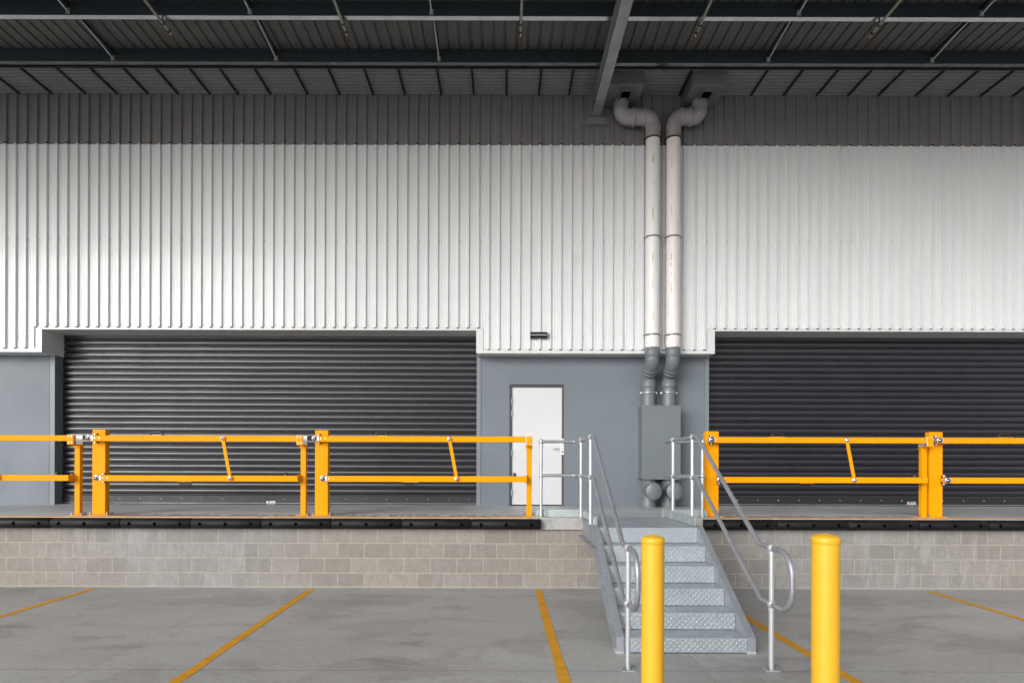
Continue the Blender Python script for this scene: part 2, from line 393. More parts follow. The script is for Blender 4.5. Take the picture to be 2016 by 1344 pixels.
# rubber bumpers
def bumper(x0, x1, lab):
    t = thing('dock_bumper', ((x0+x1)/2, YF-.04, .88), lab, 'dock bumper', 'black rubber bumpers along the dock edge')
    prof = []
    z0, z1, yb, dep = .887, 1.047, YF-.041, .115
    for i in range(13):
        q = math.pi*i/12; prof.append((yb - dep*math.sin(q)**.75, (z0+z1)/2 - (z1-z0)/2*math.cos(q)))
    m = MB(); n = len(prof); xs = [x0+.004, x0+.012, x1-.012, x1-.004]; vs = []
    for i, x in enumerate(xs):
        k = .93 if i in (0, 3) else 1
        for y, z in prof: vs.append((x, yb+(y-yb)*k, (z0+z1)/2+(z-(z0+z1)/2)*k))
    fs = [(i*n+j, i*n+j+1, (i+1)*n+j+1, (i+1)*n+j) for i in range(3) for j in range(n-1)]
    fs += [(i*n, (i+1)*n, (i+1)*n+n-1, i*n+n-1) for i in range(3)]
    m.add(vs, fs, True); m.add(vs[:n], [tuple(range(n))], False); m.add(vs[-n:], [tuple(range(n))], False)
    m.build('rubber_body', 'rubber', t)
    for k in range(3):
        cx = x0 + (x1-x0)*(.14+.36*k)
        m = MB(); m.lathe((cx, yb-dep-.001, .968), [(.026,.004),(.026,-.002),(.022,-.002),(.021,.01)], 'y', 18)
        m.cur = 1; m.lathe((cx, yb-dep-.0034, .968), [(.024,0),(.001,-.0002)], 'y', 18)
        m.build('bolt_recess', ['rubber', 'gap_black'], t)
bl = ['black rubber dock bumper at the far left edge, left of the leftmost gate post',
      'black rubber dock bumper under the leftmost square gate post and its end post',
      'black rubber dock bumper second to the right of the leftmost gate post',
      'black rubber dock bumper below the middle of the left roller door',
      'black rubber dock bumper under the small end post left of the second gate post',
      'black rubber dock bumper starting just right of the second gate post',
      'black rubber dock bumper below the right end of the left roller door',
      'black rubber dock bumper ending at the bare concrete left of the stairs']
bx = [-6.68+1.0]
j = [px(v, 8.62) for v in (-43.5, 95.5, 234.4, 373.3, 513.2, 651, 790, 928, 1066)]
for i in range(8): bumper(j[i], j[i+1], bl[i])
br = ['black rubber dock bumper starting at the right side of the stairs', 'second black rubber dock bumper right of the stairs',
      'black rubber dock bumper below the yellow post pair, behind the right bollard', 'black rubber dock bumper right of the yellow post pair',
      'black rubber dock bumper cut by the right picture edge']
j = [px(v, 8.62) for v in (1388.5, 1532, 1672, 1812, 1951, 2092)]
for i in range(5): bumper(j[i], j[i+1], br[i])

# ================================================================ warehouse
wh = thing('warehouse', (0, YC, DOCK), 'long warehouse front of white ribbed cladding over painted concrete with dark roller doors', 'warehouse')
# ribbed cladding
PITCH = .1931; PH = -9.352
def clad_profile(x0, x1, yb, hgt=.037):
    ks = math.floor((x0-PH)/PITCH)-1; pts = []
    seg = [(-.027, 0), (-.016, hgt), (.016, hgt), (.027, 0), (.058, 0), (.064, .0028), (.074, .0028), (.080, 0), (.113, 0), (.119, .0028), (.129, .0028), (.135, 0)]
    x = ks
    while True:
        c = PH+PITCH*x
        if c-.05 > x1: break
        for dx, h in seg: pts.append((c+dx, yb-h))
        x += 1
    def yat(X):
        for a_, b_ in zip(pts, pts[1:]):
            if a_[0] <= X <= b_[0]: return a_[1]+(b_[1]-a_[1])*(X-a_[0])/(b_[0]-a_[0])
        return yb
    return [(x0, yat(x0))] + [p for p in pts if x0 < p[0] < x1] + [(x1, yat(x1))]
XA, XB = -17.0, 17.0
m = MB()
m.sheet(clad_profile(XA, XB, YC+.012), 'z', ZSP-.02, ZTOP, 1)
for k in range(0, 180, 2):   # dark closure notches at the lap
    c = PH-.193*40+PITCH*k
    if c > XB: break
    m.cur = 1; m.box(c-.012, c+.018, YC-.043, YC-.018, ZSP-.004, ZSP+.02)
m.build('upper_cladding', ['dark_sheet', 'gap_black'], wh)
m = MB()
for x0, x1, zb in ((XA, XL0-.13, ZCB+.07), (XL0-.13, XL1+.13, ZOP+.045), (XL1+.13, XR0-.14, ZCB+.07), (XR0-.14, XR1+.13, ZOP+.045), (XR1+.13, XB, ZCB+.07)):
    m.sheet(clad_profile(x0, x1, YC), 'z', zb, ZSP, 1)
m.cur = 1
for k in range(-45, 145):
    c = PH+PITCH*k+.045
    if c < -11 or c > 12: continue
    inop = XL0-.1 < c < XL1+.1 or XR0-.1 < c < XR1+.1
    for z in ((6.045,), (4.25,))[0] + ((4.46,) if inop else (4.235,)):
        m.lathe((c+random.uniform(-.003,.003), YC-.001, z+random.uniform(-.003,.003)), [(.0065,0),(.0065,-.006)], 'y', 8)
for k in range(-45, 145):   # dark rib ends over the flashing
    c = PH+PITCH*k
    if c < -11 or c > 12: continue
    inop = XL0-.13 < c < XL1+.13 or XR0-.14 < c < XR1+.13
    z = ZOP+.045 if inop else ZCB+.07
    m.box(c-.02, c+.02, YC-.035, YC-.004, z-.012, z-.001)
m.build('lower_cladding', ['white_sheet', 'gap_black'], wh)
# backing so that nothing shows behind the sheets
m = MB(); m.box(XA, XB, YC+.05, YC+.12, ZOP+.06, ZTOP+.3); m.build('wall_girt', 'dark_sheet', wh)
# flashings
m = MB()
def fl_h(x0, x1, z0, z1, yd=YC): m.box(x0, x1, yd-.012, yd-.004, z0, z1)
fw = .055
for x0, x1 in ((XA, XL0-.004), (XL1+.004, XR0-.004), (XR1, XB)):
    fl_h(x0, x1, ZCB, ZCB+.065)
    m.box(x0, x1, YC-.004, YW+.02, ZCB-.006, ZCB)      # underside return
for x0, x1 in ((XL0-.13, XL1+.13), (XR0-.14, XR1+.13)):
    fl_h(x0, x1, ZOP-.002, ZOP+.04)
    m.box(x0+.13, x1-.13, YC-.004, YS+.1, ZOP-.006, ZOP)
for xa, xb, xr in ((XL0-.13, XL0, XL0), (XL1, XL1+.13, XL1), (XR0-.14, XR0, XR0), (XR1, XR1+.13, XR1)):
    m.box(xa, xb, YC-.016, YC-.0125, ZCB-.004, ZOP+.038)
for xa, xb in ((XL0-.006, XL0), (XL1, XL1+.006), (XR0-.006, XR0), (XR1, XR1+.006)):
    m.box(xa, xb, YC-.0125, YS+.05, ZCB-.004, ZOP-.002)
m.build('flashing', 'flashing', wh)
# precast walls
DX0, DX1, DZ = .108, 1.20, pz(1056, 753.5, YW)
m = MB()
m.prism([(XA,DOCK-.01),(XL0-.02,DOCK-.01),(XL0-.02,4.6),(XA,4.6)], 'y', YW, YW+.3); m.build('precast_wall', 'precast_paint', wh)
m = MB()
m.prism([(XL1-.006,DOCK-.01),(DX0,DOCK-.01),(DX0,DZ),(DX1,DZ),(DX1,DOCK-.01),(XR0+.018,DOCK-.01),(XR0+.018,4.6),(XL1-.006,4.6)], 'y', YW, YW+.3); m.build('precast_wall', 'precast_paint', wh)
m = MB(); m.prism([(XR1,DOCK-.01),(XB,DOCK-.01),(XB,4.6),(XR1,4.6)], 'y', YW, YW+.3)
m.build('precast_wall', 'precast_paint', wh)
for xa, xb in ((XL0-.135, XL0-.022), (XL1-.004, XL1+.075), (XR0-.065, XR0+.016)):
    m = MB(); m.box(xa, xb, YW-.008, YW-.001, DOCK, 4.3)
    e = xa if xa < -5 or xa > 3 else xb-.008
    m.box(e, e+.008, YW-.014, YW-.008, DOCK, 4.3)
    m.build('jamb_angle', 'precast_trim', wh)

# roller doors
def shutter(x0, x1, stx, lab):
    sp = .1216; top = ZOP+.25; zb = DOCK+.185
    m = MB(); z = zb
    while z < top:
        m.sheet([(YS+.002, z), (YS+.032, z+sp*.05), (YS+.032, z+sp*.10), (YS+.002, z+sp*.15)], 'x', x0, x1)
        m.sheet([(YS+.002-h, z+sp*t) for t, h in ((.15,0),(.20,.006),(.30,.0125),(.42,.0175),(.54,.021),(.66,.0225),(.75,.0215),(.83,.018),(.90,.0125),(.96,.006),(1,0))], 'x', x0, x1, 1, True)
        z += sp
    o = m.build('roller_door', 'shutter_paint', wh); o['label'] = lab
    m = MB(); m.prism([(YS-.016,DOCK+.03),(YS-.016,DOCK+.17),(YS-.006,DOCK+.182),(YS+.02,DOCK+.182),(YS+.02,DOCK+.03)], 'x', x0, x1)
    m.box(x0, x1, YS-.021, YS-.0165, DOCK+.135, DOCK+.15)
    m.build('bottom_rail', 'shutter_rail', o)
    m = MB(); m.box(x0, x1, YS-.03, YS-.0, DOCK+.018, DOCK+.0285); m.build('rail_lip', 'galv_channel', o)
    m = MB(); m.box(x0, x1, YS-.012, YS+.03, DOCK+.001, DOCK+.017); m.build('floor_gap_shade', 'gap_black', o)  # black strip put in for the shade of the gap under the rail
    m = MB(); xx = px(stx, YS)-.4*20
    while xx < x1-.03:
        if xx > x0+.03: m.lathe((xx, YS-.0165, DOCK+.108), [(.010,0),(.009,-.004),(.001,-.006)], 'y', 10)
        xx += .405
    m.build('rail_screws', 'chrome', o)['kind'] = 'stuff'
    return o
sL = shutter(XL0-.16, XL1-.002, 106, 'glossy dark roller door left of the white door')
sR = shutter(XR0+.014, XR1, 1401, 'dark roller door right of the drainpipes')
def sticker(par, x, y, mat, hw=.088, hh=.029):
    X = px(x, YS); Z = pz(x, y, YS)
    m = MB(); m.box(X-hw, X+hw, YS-.019, YS-.0165, Z-hh, Z+hh)
    m.cur = 1; yy = YS-.0195
    m.add([(X-.058,yy,Z+.022),(X-.012,yy,Z+.022),(X-.022,yy,Z+.008),(X-.029,yy,Z-.018),(X-.041,yy,Z-.018),(X-.048,yy,Z+.008)], [(0,1,2,3,4,5)])
    m.cur = 2
    for k in range(5): m.box(X+.005+k*.014, X+.014+k*.014, yy-.0005, YS-.019, Z-.002, Z+.014)
    m.build('maker_plate', [mat, 'sticker_red', 'sticker_ink'], par)
sticker(sL, 534, 988.5, 'white_plastic'); sticker(sR, 1793.5, 990, 'plate_grey')

# personnel door
lx0, lx1 = px(1008, YW), px(1106.3, YW); lzt = pz(1056, 762.3, YW)
m = MB(); m.box(lx0, lx1, YW+.03, YW+.07, DOCK+.02, lzt)
for z in (pz(1056,782,YW), ):
    pass
m.cur = 1
for y in (764, 808, 854, 930, 977):
    for xx in (lx0+.018, lx1-.018): m.lathe((xx, YW+.029, pz(1056, y, YW)-.01), [(.005,0),(.005,-.002)], 'y', 8)
door = m.build('door', ['door_white', 'plate_grey'], wh, bevel=.003); door['label'] = 'white steel door in the grey wall'
m = MB(); t = .037
m.box(lx0-.003-t, lx0-.003, YW+.012, YW+.08, DOCK, lzt+.003); m.box(lx1+.003, lx1+.003+t, YW+.012, YW+.08, DOCK, lzt+.003)
m.box(lx0-.003-t, lx1+.003+t, YW+.012, YW+.08, lzt+.003, lzt+.003+t+.008)
m.build('door_frame', 'frame_dark', door)
m = MB(); g = .009
m.box(DX0-.002, DX0+.02, YW-.004, YW+.1, DOCK, DZ); m.box(DX1-.02, DX1+.002, YW-.004, YW+.1, DOCK, DZ); m.box(DX0+.02, DX1-.02, YW-.004, YW+.1, DZ-.03, DZ)
m.box(DX0+.02, DX1-.02, YW+.08, YW+.12, DOCK, DZ-.03)
m.build('door_reveal', 'precast_paint', door)
m = MB(); m.box(lx0, lx1, YW+.025, YW+.06, DOCK+.001, DOCK+.018); m.build('door_threshold', 'gap_black', door)
for y in (790, 813, 891, 969):
    z = pz(1007, y, YW); m = MB(); m.box(lx0-.014, lx0+.006, YW+.004, YW+.028, z-.058, z+.058); m.lathe((lx0-.004, YW+.006, z), [(.008,-.058),(.008,.058)], 'z', 10); m.build('hinge', 'plate_grey', door)
m = MB(); z = pz(1100, 883, YW); X = px(1106, YW)
m.box(X-.075, X-.035, YW+.02, YW+.03, z-.06, z+.07); m.tube(fillet([(X-.052,YW+.03,z),(X-.052,YW-.035,z),(X-.175,YW-.035,z)], .02), .011, 12); m.build('door_handle', 'chrome', door)
m = MB(); z = pz(1100, 879, YW)
m.box(X-.028, X+.04, YW-.006, YW+.0, z-.155, z+.155); m.box(X-.012, X+.012, YW-.018, YW-.006, z-.11, z+.12); m.cur = 1; m.box(X-.01, X+.02, YW-.021, YW-.018, z-.11, z-.09)
m.build('lock_guard', ['white_plastic', 'gap_black'], door, bevel=.003)
# bulkhead light
X, Z = px(1059.5, YC), pz(1059, 661, YC)
lt = thing('wall_light', (X, YC, Z), 'small black half-round wall light on the white cladding above the door', 'wall light')
m = MB(); hw = .158
prof = [(YC-.03, Z+.065)] + [(YC-.03-.10*math.sin(math.pi*i/14), Z+.065*math.cos(math.pi*i/14)) for i in range(1, 8)] + [(YC-.13, Z-.02), (YC-.10, Z-.05), (YC-.03, Z-.065)]
m.prism(prof, 'x', X-hw, X+hw); m.build('light_housing', 'handle_black', lt, bevel=.004)
m = MB(); m.prism([(YC-.1315,Z-.001),(YC-.1315,Z-.018),(YC-.126,Z-.018),(YC-.126,Z-.001)], 'x', X-hw+.015, X+hw-.015)
m.cur = 1
for k in range(9): m.box(X-hw+.03+k*.031, X-hw+.034+k*.031, YC-.133, YC-.13, Z-.019, Z+0)
m.build('light_lens', ['plate_grey', 'handle_black'], lt)
m = MB(); m.box(X-.1, X+.1, YC-.03, YC, Z-.05, Z+.05); m.build('wall_bracket', 'handle_black', lt)

# ================================================================ canopy
cy0, cy1 = 2.0, 10.10
can = thing('canopy', (0, 3, 8.4), 'dark steel canopy roof with long purlins over the loading dock', 'canopy')
m = MB(); pts = []; k0 = int(-17/.1905)
for k in range(k0, -k0):
    c = .018+.1905*k
    for dx, h in ((-.026,0),(-.015,.03),(.015,.03),(.026,0),(.07,0),(.075,.003),(.085,.003),(.09,0)): pts.append((c+dx, 8.92+h))
m.sheet(pts, 'y', cy0, cy1, 1); m.build('roof_sheet', 'roof_sheet', can)
m = MB(); m.box(-17.2, 17.2, cy0, cy1, 8.965, 9.0); m.build('roof_deck', 'dark_sheet', can)
Yp = 9.95
while Yp > cy0+.3:
    m = MB(); a0, a1, tk = Yp, Yp+.082, .006
    m.prism([(a0,8.69),(a1,8.69),(a1,8.715),(a1-tk,8.715),(a1-tk,8.696),(a0+tk,8.696),(a0,8.696)], 'x', -17, 17)
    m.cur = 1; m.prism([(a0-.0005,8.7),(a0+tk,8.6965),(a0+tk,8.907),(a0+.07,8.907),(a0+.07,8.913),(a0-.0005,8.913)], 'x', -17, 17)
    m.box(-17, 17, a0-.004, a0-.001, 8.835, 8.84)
    m.build('purlin', ['steel_zinc', 'web_shaded_zinc'], can); Yp -= 1.03
# soffit at the wall
m = MB(); pts = []
yy = 10.24
while yy < 10.98:
    for dy, h in ((0,.0),(.052,.0),(.060,.028),(.086,.028),(.094,.0)):
        if yy+dy < 10.985: pts.append((yy+dy, 8.783+h))
    yy += .095
m.sheet(pts, 'x', -17, 17, 1); m.build('soffit_sheet', 'soffit_sheet', can)
m = MB(); m.box(-17, 17, 10.115, 10.165, 8.72, 8.755); m.box(-17, 17, 10.05, 10.26, 8.815, 8.832); m.box(-17,17,10.05,10.99,8.833,8.86)
m.build('soffit_angle', 'black_steel', can)
for bxp in (36.5,100.7,166.7,229,290,349,411.5,467,531,604,667,733,795.5,867,931,995,1059,1118,1335.4,1475.7,1540,1605,1666.7,1725.7,1799.7,1863.6,1927.8,1991,2054,-28):
    X = px(bxp, YC-.03)
    m = MB(); m.box(X-.018, X+.018, 10.16, YC-.035, 8.755, 8.76); m.box(X-.018 if X > 0 else X+.014, X-.014 if X > 0 else X+.018, 10.16, YC-.035, 8.76, 8.785)
    m.box(X-.028, X+.028, 10.13, 10.2, 8.745, 8.775)
    m.build('soffit_batten', 'black_steel', can)
# rafter
m = MB(); X = 1.735; hw = .083
m.prism([(X-hw,8.38),(X+hw,8.38),(X+hw,8.392),(X+.004,8.392),(X+.004,8.672),(X+hw,8.672),(X+hw,8.686),(X-hw,8.686),(X-hw,8.672),(X-.004,8.672),(X-.004,8.392),(X-hw,8.392)], 'y', cy0, YC-.03)
m.build('rafter', 'rafter_zinc', can)
m = MB(); zz = pz(1170, 248, YC)
m.prism([(X-.15,8.36),(X+.15,8.36),(X+.23,zz+.01),(X+.1,zz),(X+.02,zz+.012),(X-.06,zz),(X-.2,zz+.01)], 'y', YC-.034, YC-.029); m.build('rafter_flashing', 'dark_sheet', can)
# bridging rods
for X in (-9.44, -6.66, -3.88, -1.107, 4.50, 7.29, 10.07):
    for Yr in (9.95, 8.92, 7.89, 6.86):
        m = MB(); m.tube([(X, Yr-.005, 8.745), (X, Yr-.9, 8.85)], .013, 8); m.box(X-.03, X+.03, Yr-.012, Yr-.001, 8.71, 8.79)
        m.cur = 1; m.box(X+.025 if X < 0 else X-.032, X+.032 if X < 0 else X-.025, Yr-.9, Yr-.01, 8.80, 8.86)
        m.build('bridging_rod', ['galv_pipe', 'black_steel'], can)
# hanging pipes
names = ['leftmost', 'second from left', 'middle', 'second from right', 'rightmost']
for i, (ex, ey) in enumerate(((330,63),(678,64),(1022.5,64),(1369.5,65),(1715,71))):
    Yh = 9.13; X = px(ex, Yh); Z = 8.605
    t = thing('hanging_pipe', (X, Yh, Z), 'pale pipe with rusty coil at its end under the canopy, %s of five' % names[i], 'pipe', 'pipes hanging under the canopy')
    m = MB(); m.tube([(X, cy0+.3, Z), (X, Yh, Z)], .021, 14); m.build('pipe', 'conduit', t)
    m = MB(); m.tube([(X, Yh-.03, Z), (X, Yh+.005, Z)], .029, 14); m.tube([(X,8.95,Z-.0),(X,8.97,Z)], .03, 14); m.box(X-.006, X+.006, 8.945, 8.975, Z, 8.69); m.build('collar', 'handle_black', t)
    m = MB(); m.tube([(X, Yh, Z), (X, Yh+.07, Z-.01)], .008, 8)
    m.cur = 1; hx = [(X+.015*math.cos(q*.9), Yh+.06+.010*q, Z-.012+.015*math.sin(q*.9)) for q in range(0, 18)]
    m.tube(hx, .006, 6); m.build('coil', ['chrome', 'rust_copper'], t)

# ================================================================ drainpipes
def ring(X, Y, z, r, mat, par, name='pipe_clamp', lug=True):
    m = MB(); m.lathe((X, Y, z), [(r+.002,-.013),(r+.010,-.013),(r+.010,.013),(r+.002,.013)], 'z', 32)
    if lug:
        for s_ in (-1, 1): m.box(X+s_*(r+.006), X+s_*(r+.032), Y+.0, Y+.02, z-.014, z+.014)
    m.box(X-.015, X+.015, Y+r, Y+r+.05, z-.01, z+.01)
    m.build(name, mat, par)
R = .129
for i, (xt, xv, xb, mt, lab, side) in enumerate(((px(1220,10.81), px(1283.5,10.80), 2.775, 'pipe_white', 'left drainpipe of the pair, white with long rust streaks', 1),
                                             (px(1375,10.81), px(1324,10.80), 3.16, 'pipe_pink', 'right drainpipe of the pair, pinkish white with grey ends', -1))):
    Yv = 10.80
    t = thing('drainpipe', (xv, Yv, DOCK), lab, 'drainpipe', 'pair of drainpipes beside the door')
    bx0 = 1.87 if i == 0 else 3.33; bx1 = bx0+.605
    m = MB(); m.box(bx0, bx1, 10.30, YC-.03, 8.56, 8.80)
    m.box(bx0+.22, bx0+.235, 10.40, 10.70, 8.50, 8.56); m.box(bx0+.41, bx0+.425, 10.40, 10.70, 8.50, 8.56); m.box(bx0+.235, bx0+.41, 10.40, 10.415, 8.50, 8.56); m.box(bx0+.235, bx0+.41, 10.685, 10.70, 8.50, 8.56)
    m.cur = 1; m.box(bx0+.235, bx0+.41, 10.415, 10.685, 8.553, 8.558)
    m.build('rainwater_head', ['box_grey', 'gap_black'], t, bevel=.003)
    zh = pz(xt and (1250 if i == 0 else 1350), 231, Yv)
    m = MB(); path = fillet([(xt,10.81,8.565),(xt,Yv,zh),(xv,Yv,zh),(xv,Yv,pz(1284,268,Yv-.13)+.002)], .19, 9)
    m.tube(path, R+.004, 28, sz=1.12)
    # socket lips
    for f_ in (.06, .94): pass
    m.build('elbow_pipe', 'elbow_grey', t)
    m = MB()
    m.lathe((xt,Yv+.01,8.50), [(R+.012,-.035),(R+.016,0),(R+.012,.06)], 'z', 32)
    m.lathe(((xt*.62+xv*.38),Yv,zh), [(R+.006,-.03),(R+.020,-.026),(R+.020,.026),(R+.006,.03)], 'x', 32, 1.12)
    m.lathe(((xt*.30+xv*.70),Yv,zh), [(R+.006,-.02),(R+.019,-.016),(R+.019,.016),(R+.006,.02)], 'x', 32, 1.12)
    m.lathe((xv,Yv,zh-.21), [(R+.010,-.05),(R+.014,0),(R+.010,.05)], 'z', 32)
    m.build('pipe_socket', 'elbow_grey', t)
    m = MB(); m.lathe((xv,Yv,pz(1284,268,Yv-.13)+.06), [(R+.006,-.055),(R+.006,.06)], 'z', 32); m.build('bare_band', 'elbow_bare', t)
    ztop = pz(1300, 268, Yv-.13); zlow = pz(1300, 686, Yv)
    m = MB(); m.lathe((xv,Yv,zlow), [(R,0),(R,ztop-zlow)], 'z', 40); m.build('white_pipe', mt, t)
    for y in (267, 463, 657): ring(xv, Yv, pz(1300, y, Yv-.13), R, 'bolt_steel' if y > 300 else 'black_steel', t)
    # joggle back to the lower wall
    Yl = 11.14
    za, zb_ = pz(1285, 716, Yv), pz(1278, 744, Yl)
    m = MB(); m.tube(fillet([(xv,Yv,zlow+.03),(xv,Yv,za+.02),(xb,Yl,zb_+.02),(xb,Yl,2.93)], .16, 6), R, 32); m.build('grey_pipe', 'pipe_grey', t)
    m = MB(); m.lathe((xv,Yv,zlow-.03), [(R+.004,.04),(R+.009,.036),(R+.009,-.13),(R+.004,-.135)], 'z', 32)
    mid = Vector(((xv+xb)/2,(Yv+Yl)/2,(za+zb_)/2+.02)); dv = (Vector((xb,Yl,zb_))-Vector((xv,Yv,za))).normalized()
    for o_ in (-.05, .035): m.tube([mid+dv*(o_-.022), mid+dv*(o_-.018), mid+dv*(o_+.018), mid+dv*(o_+.022)], R, 32, rr=[R+.002,R+.010,R+.010,R+.002])
    m.lathe((xb,Yl,zb_-.14), [(R+.003,.06),(R+.009,.055),(R+.009,-.055),(R+.003,-.06)], 'z', 32)
    m.build('pipe_socket', 'pipe_grey', t)
    ring(xb, Yl, pz(1278, 771.5, Yl-.13), R, 'chrome', t)
    # below the box
    m = MB(); m.tube([(xb,Yl-.02,1.6),(xb,Yl-.02,DOCK)], R, 32)
    m.lathe((xb,Yl-.02,1.5), [(R+.002,-.035),(R+.007,-.03),(R+.007,.06)], 'z', 32); m.lathe((xb,Yl-.02,DOCK), [(R+.012,0),(R+.012,.16),(R+.006,.17)], 'z', 32)
    m.lathe((xb,Yl-.02,1.366), [(.125,0),(.125,-.33)], 'y', 32, 1.1); m.build('lower_pipe', 'pipe_grey', t)
    m = MB(); m.lathe((xb+.005,10.77,1.366), [(.138,.04),(.144,.03),(.144,-.03),(.140,-.036),(.02,-.038)], 'y', 36, 1.12)
    m.build('inspection_cap', 'pipe_grey', t)
    m = MB()
    for q in (.2, 1.77, 3.34, 4.8): m.box(xb+.005+.115*math.cos(q)-.008, xb+.005+.115*math.cos(q)+.008, 10.729, 10.7345, 1.366+.128*math.sin(q)-.005, 1.366+.128*math.sin(q)+.005)
    m.build('cap_screws', 'frame_dark', t)
# cover box
bxm = thing('pipe_cover', (2.97, YW, 1.58), 'tall grey metal cover box where both drainpipes enter', 'cover box')
x0, x1, zt, zb_ = 2.61, px(1340, 10.91), pz(1300, 797.5, 10.91), pz(1300, 943, 10.91)
m = MB(); m.box(x0, x1, 10.91, YW-.003, zb_, zt); m.build('cover_body', 'pipe_grey', bxm, bevel=.004)
m = MB(); m.box(x0-.002, x0+.02, 10.905, 10.909, zb_, zt); m.box(x0-.03, x0-.001, YW-.012, YW-.004, zb_, zt-.04); m.box(x1+.001, x1+.028, YW-.012, YW-.004, zb_, zt-.04)
m.box(x0, x1, 10.905, 10.909, zb_+.0, zb_+.012); m.build('cover_flange', 'precast_trim', bxm)

# ================================================================ safety gates
def gate(xp, xe, nm, pl):
    t = thing('safety_gate', (xp+.1, 9.03, DOCK), nm, 'safety gate', 'yellow lift gates along the dock edge')
    PT = 2.376; Yp = 9.03
    m = MB(); m.box(xp, xp+.202, Yp, Yp+.108, DOCK+.012, PT); m.build('post', 'yellow_paint', t, bevel=.008)
    m = MB(); m.box(xp-.055, xp+.262, Yp-.02, Yp+.14, DOCK+.001, DOCK+.0115); m.build('base_plate', 'yellow_paint', t, bevel=.002)
    m = MB()
    for bxx in (xp-.028, xp+.232):
        for by in (Yp+.0, Yp+.115):
            m.lathe((bxx, by, DOCK+.012), [(.018,0),(.018,.006),(.013,.008),(.013,.02),(.008,.022),(.007,.04)], 'z', 6, smooth=False)
    m.build('anchor_bolts', 'bolt_steel', t)
    Y0, Y1 = 8.895, 8.955
    h1, h2 = xp+.04, xp+.166
    m = MB(); m.box(h1+.045, xe+.068, Y0, Y1, 2.194, 2.282); m.build('top_rail', 'yellow_paint', t, bevel=.005)
    m = MB(); m.box(h2+.045, xe-.0, Y0, Y1, 1.586, 1.676); m.build('bottom_rail', 'yellow_paint', t, bevel=.005)
    for hx, hz in ((h1, 2.242), (h2, 1.634)):
        m = MB()
        m.lathe((hx, 8.875, hz), [(.043,.075),(.043,.02),(.041,.0),(.030,-.002)], 'y', 24, 1.08)
        m.box(hx+.0, hx+.062, 8.885, 8.893, hz-.03, hz+.03)
        m.cur = 1; m.prism([(hx+.008,hz-.078),(hx+.05,hz-.078),(hx+.05,hz+.078),(hx+.008,hz+.078)], 'y', 9.018, 9.029); m.cur = 0
        for s_ in (-1, 1): m.lathe((hx+.03, 9.0, hz+s_*.062), [(.018,.018),(.018,-.012),(.006,-.018)], 'y', 12)
        m.cur = 1; m.lathe((hx, 8.8725, hz), [(.030,0),(.030,-.002),(.013,-.003)], 'y', 20, 1.08)
        m.cur = 0; m.lathe((hx, 8.870, hz), [(.014,0),(.013,-.004),(.002,-.006)], 'y', 12, 1.08)
        m.cur = 2; m.box(hx-.02, hx+.03, 8.957, 9.017, hz-.028, hz+.028)
        m.build('hinge', ['chrome', 'handle_black', 'yellow_paint'], t)
        m = MB()
        for dx in (.09, .16): m.lathe((hx+dx, Y0-.001, hz), [(.008,0),(.007,-.005)], 'y', 10)
        m.build('rail_rivets', 'chrome', t)
    # link
    a = Vector((xp+2.09, 8.878, 2.24)); b = Vector((xp+2.205, 8.878, 1.634)); u = (b-a).normalized(); n_ = Vector((u.z, 0, -u.x))*.025
    m = MB(); vs = []
    for yy in (8.872, 8.884):
        for p in (a+n_, a-n_, b-n_, b+n_): vs.append((p.x, yy, p.z))
    m.add(vs, [(0,1,2,3),(7,6,5,4),(0,4,5,1),(1,5,6,2),(2,6,7,3),(3,7,4,0)], False); m.build('link_bar', 'yellow_paint', t, bevel=.002)
    m = MB()
    for p in (a, b): m.lathe((p.x, 8.872, p.z), [(.031,.02),(.031,-.006),(.027,-.009),(.012,-.010),(.011,-.016),(.002,-.018)], 'y', 20, 1.1)
    m.build('link_pin', 'chrome', t)
    # handles
    for hx, z0, sg in ((xp+1.055, 2.288, 1), (xp+1.50, 1.580, -1)):
        m = MB(); yy = 8.925
        m.tube(fillet([(hx-.1,yy,z0),(hx-.072,yy,z0+sg*.046),(hx+.072,yy,z0+sg*.046),(hx+.1,yy,z0)], .02), .014, 10)
        m.cur = 1; m.box(hx-.11, hx+.11, yy-.028, yy+.028, min(z0, z0-sg*.005), max(z0, z0-sg*.005)); m.build('handle', ['handle_black', 'yellow_paint'], t)
    m = MB(); m.lathe((xe-.19, 8.925, 1.677), [(.028,0),(.028,.012),(.024,.042),(.010,.048)], 'z', 16); m.build('rubber_stop', 'handle_black', t)
    # end post
    m = MB(); m.box(xe, xe+.08, Yp-.005, Yp+.065, DOCK+.012, 2.15)
    m.box(xe-.012, xe+.09, Yp-.012, Yp+.072, 2.10, 2.135); m.box(xe-.035, xe-.001, Yp-.075, Yp-.01, 1.575, 1.60)
    m.box(xe-.02, xe+.0, Yp-.07, Yp-.006, 1.60, 1.69)
    m.build('end_post', 'yellow_paint', t, bevel=.004)
    m = MB(); m.box(xe-.06, xe+.13, Yp-.03, Yp+.1, DOCK+.001, DOCK+.0115); m.build('base_plate', 'yellow_paint', t, bevel=.002)
    m = MB()
    for bxx in (xe-.035, xe+.105):
        for by in (Yp-.008, Yp+.08): m.lathe((bxx, by, DOCK+.012), [(.016,0),(.016,.006),(.012,.008),(.012,.02),(.007,.022),(.007,.036)], 'z', 6, smooth=False)
    m.build('anchor_bolts', 'bolt_steel', t)
    m = MB(); m.box(xe-.012, xe+.075, Y0-.012, Y0-.004, 2.14, 2.286); m.box(xe-.012, xe+.075, Yp+.055, Yp+.063, 2.14, 2.286); m.box(xe-.012, xe+.075, Y0-.004, Yp+.055, 2.14, 2.15)
    m.cur = 2
    for dx in (.008, .055):
        for dz in (.035, .12): m.lathe((xe+dx, Y0-.012, 2.14+dz), [(.005,0),(.005,-.003)], 'y', 8)
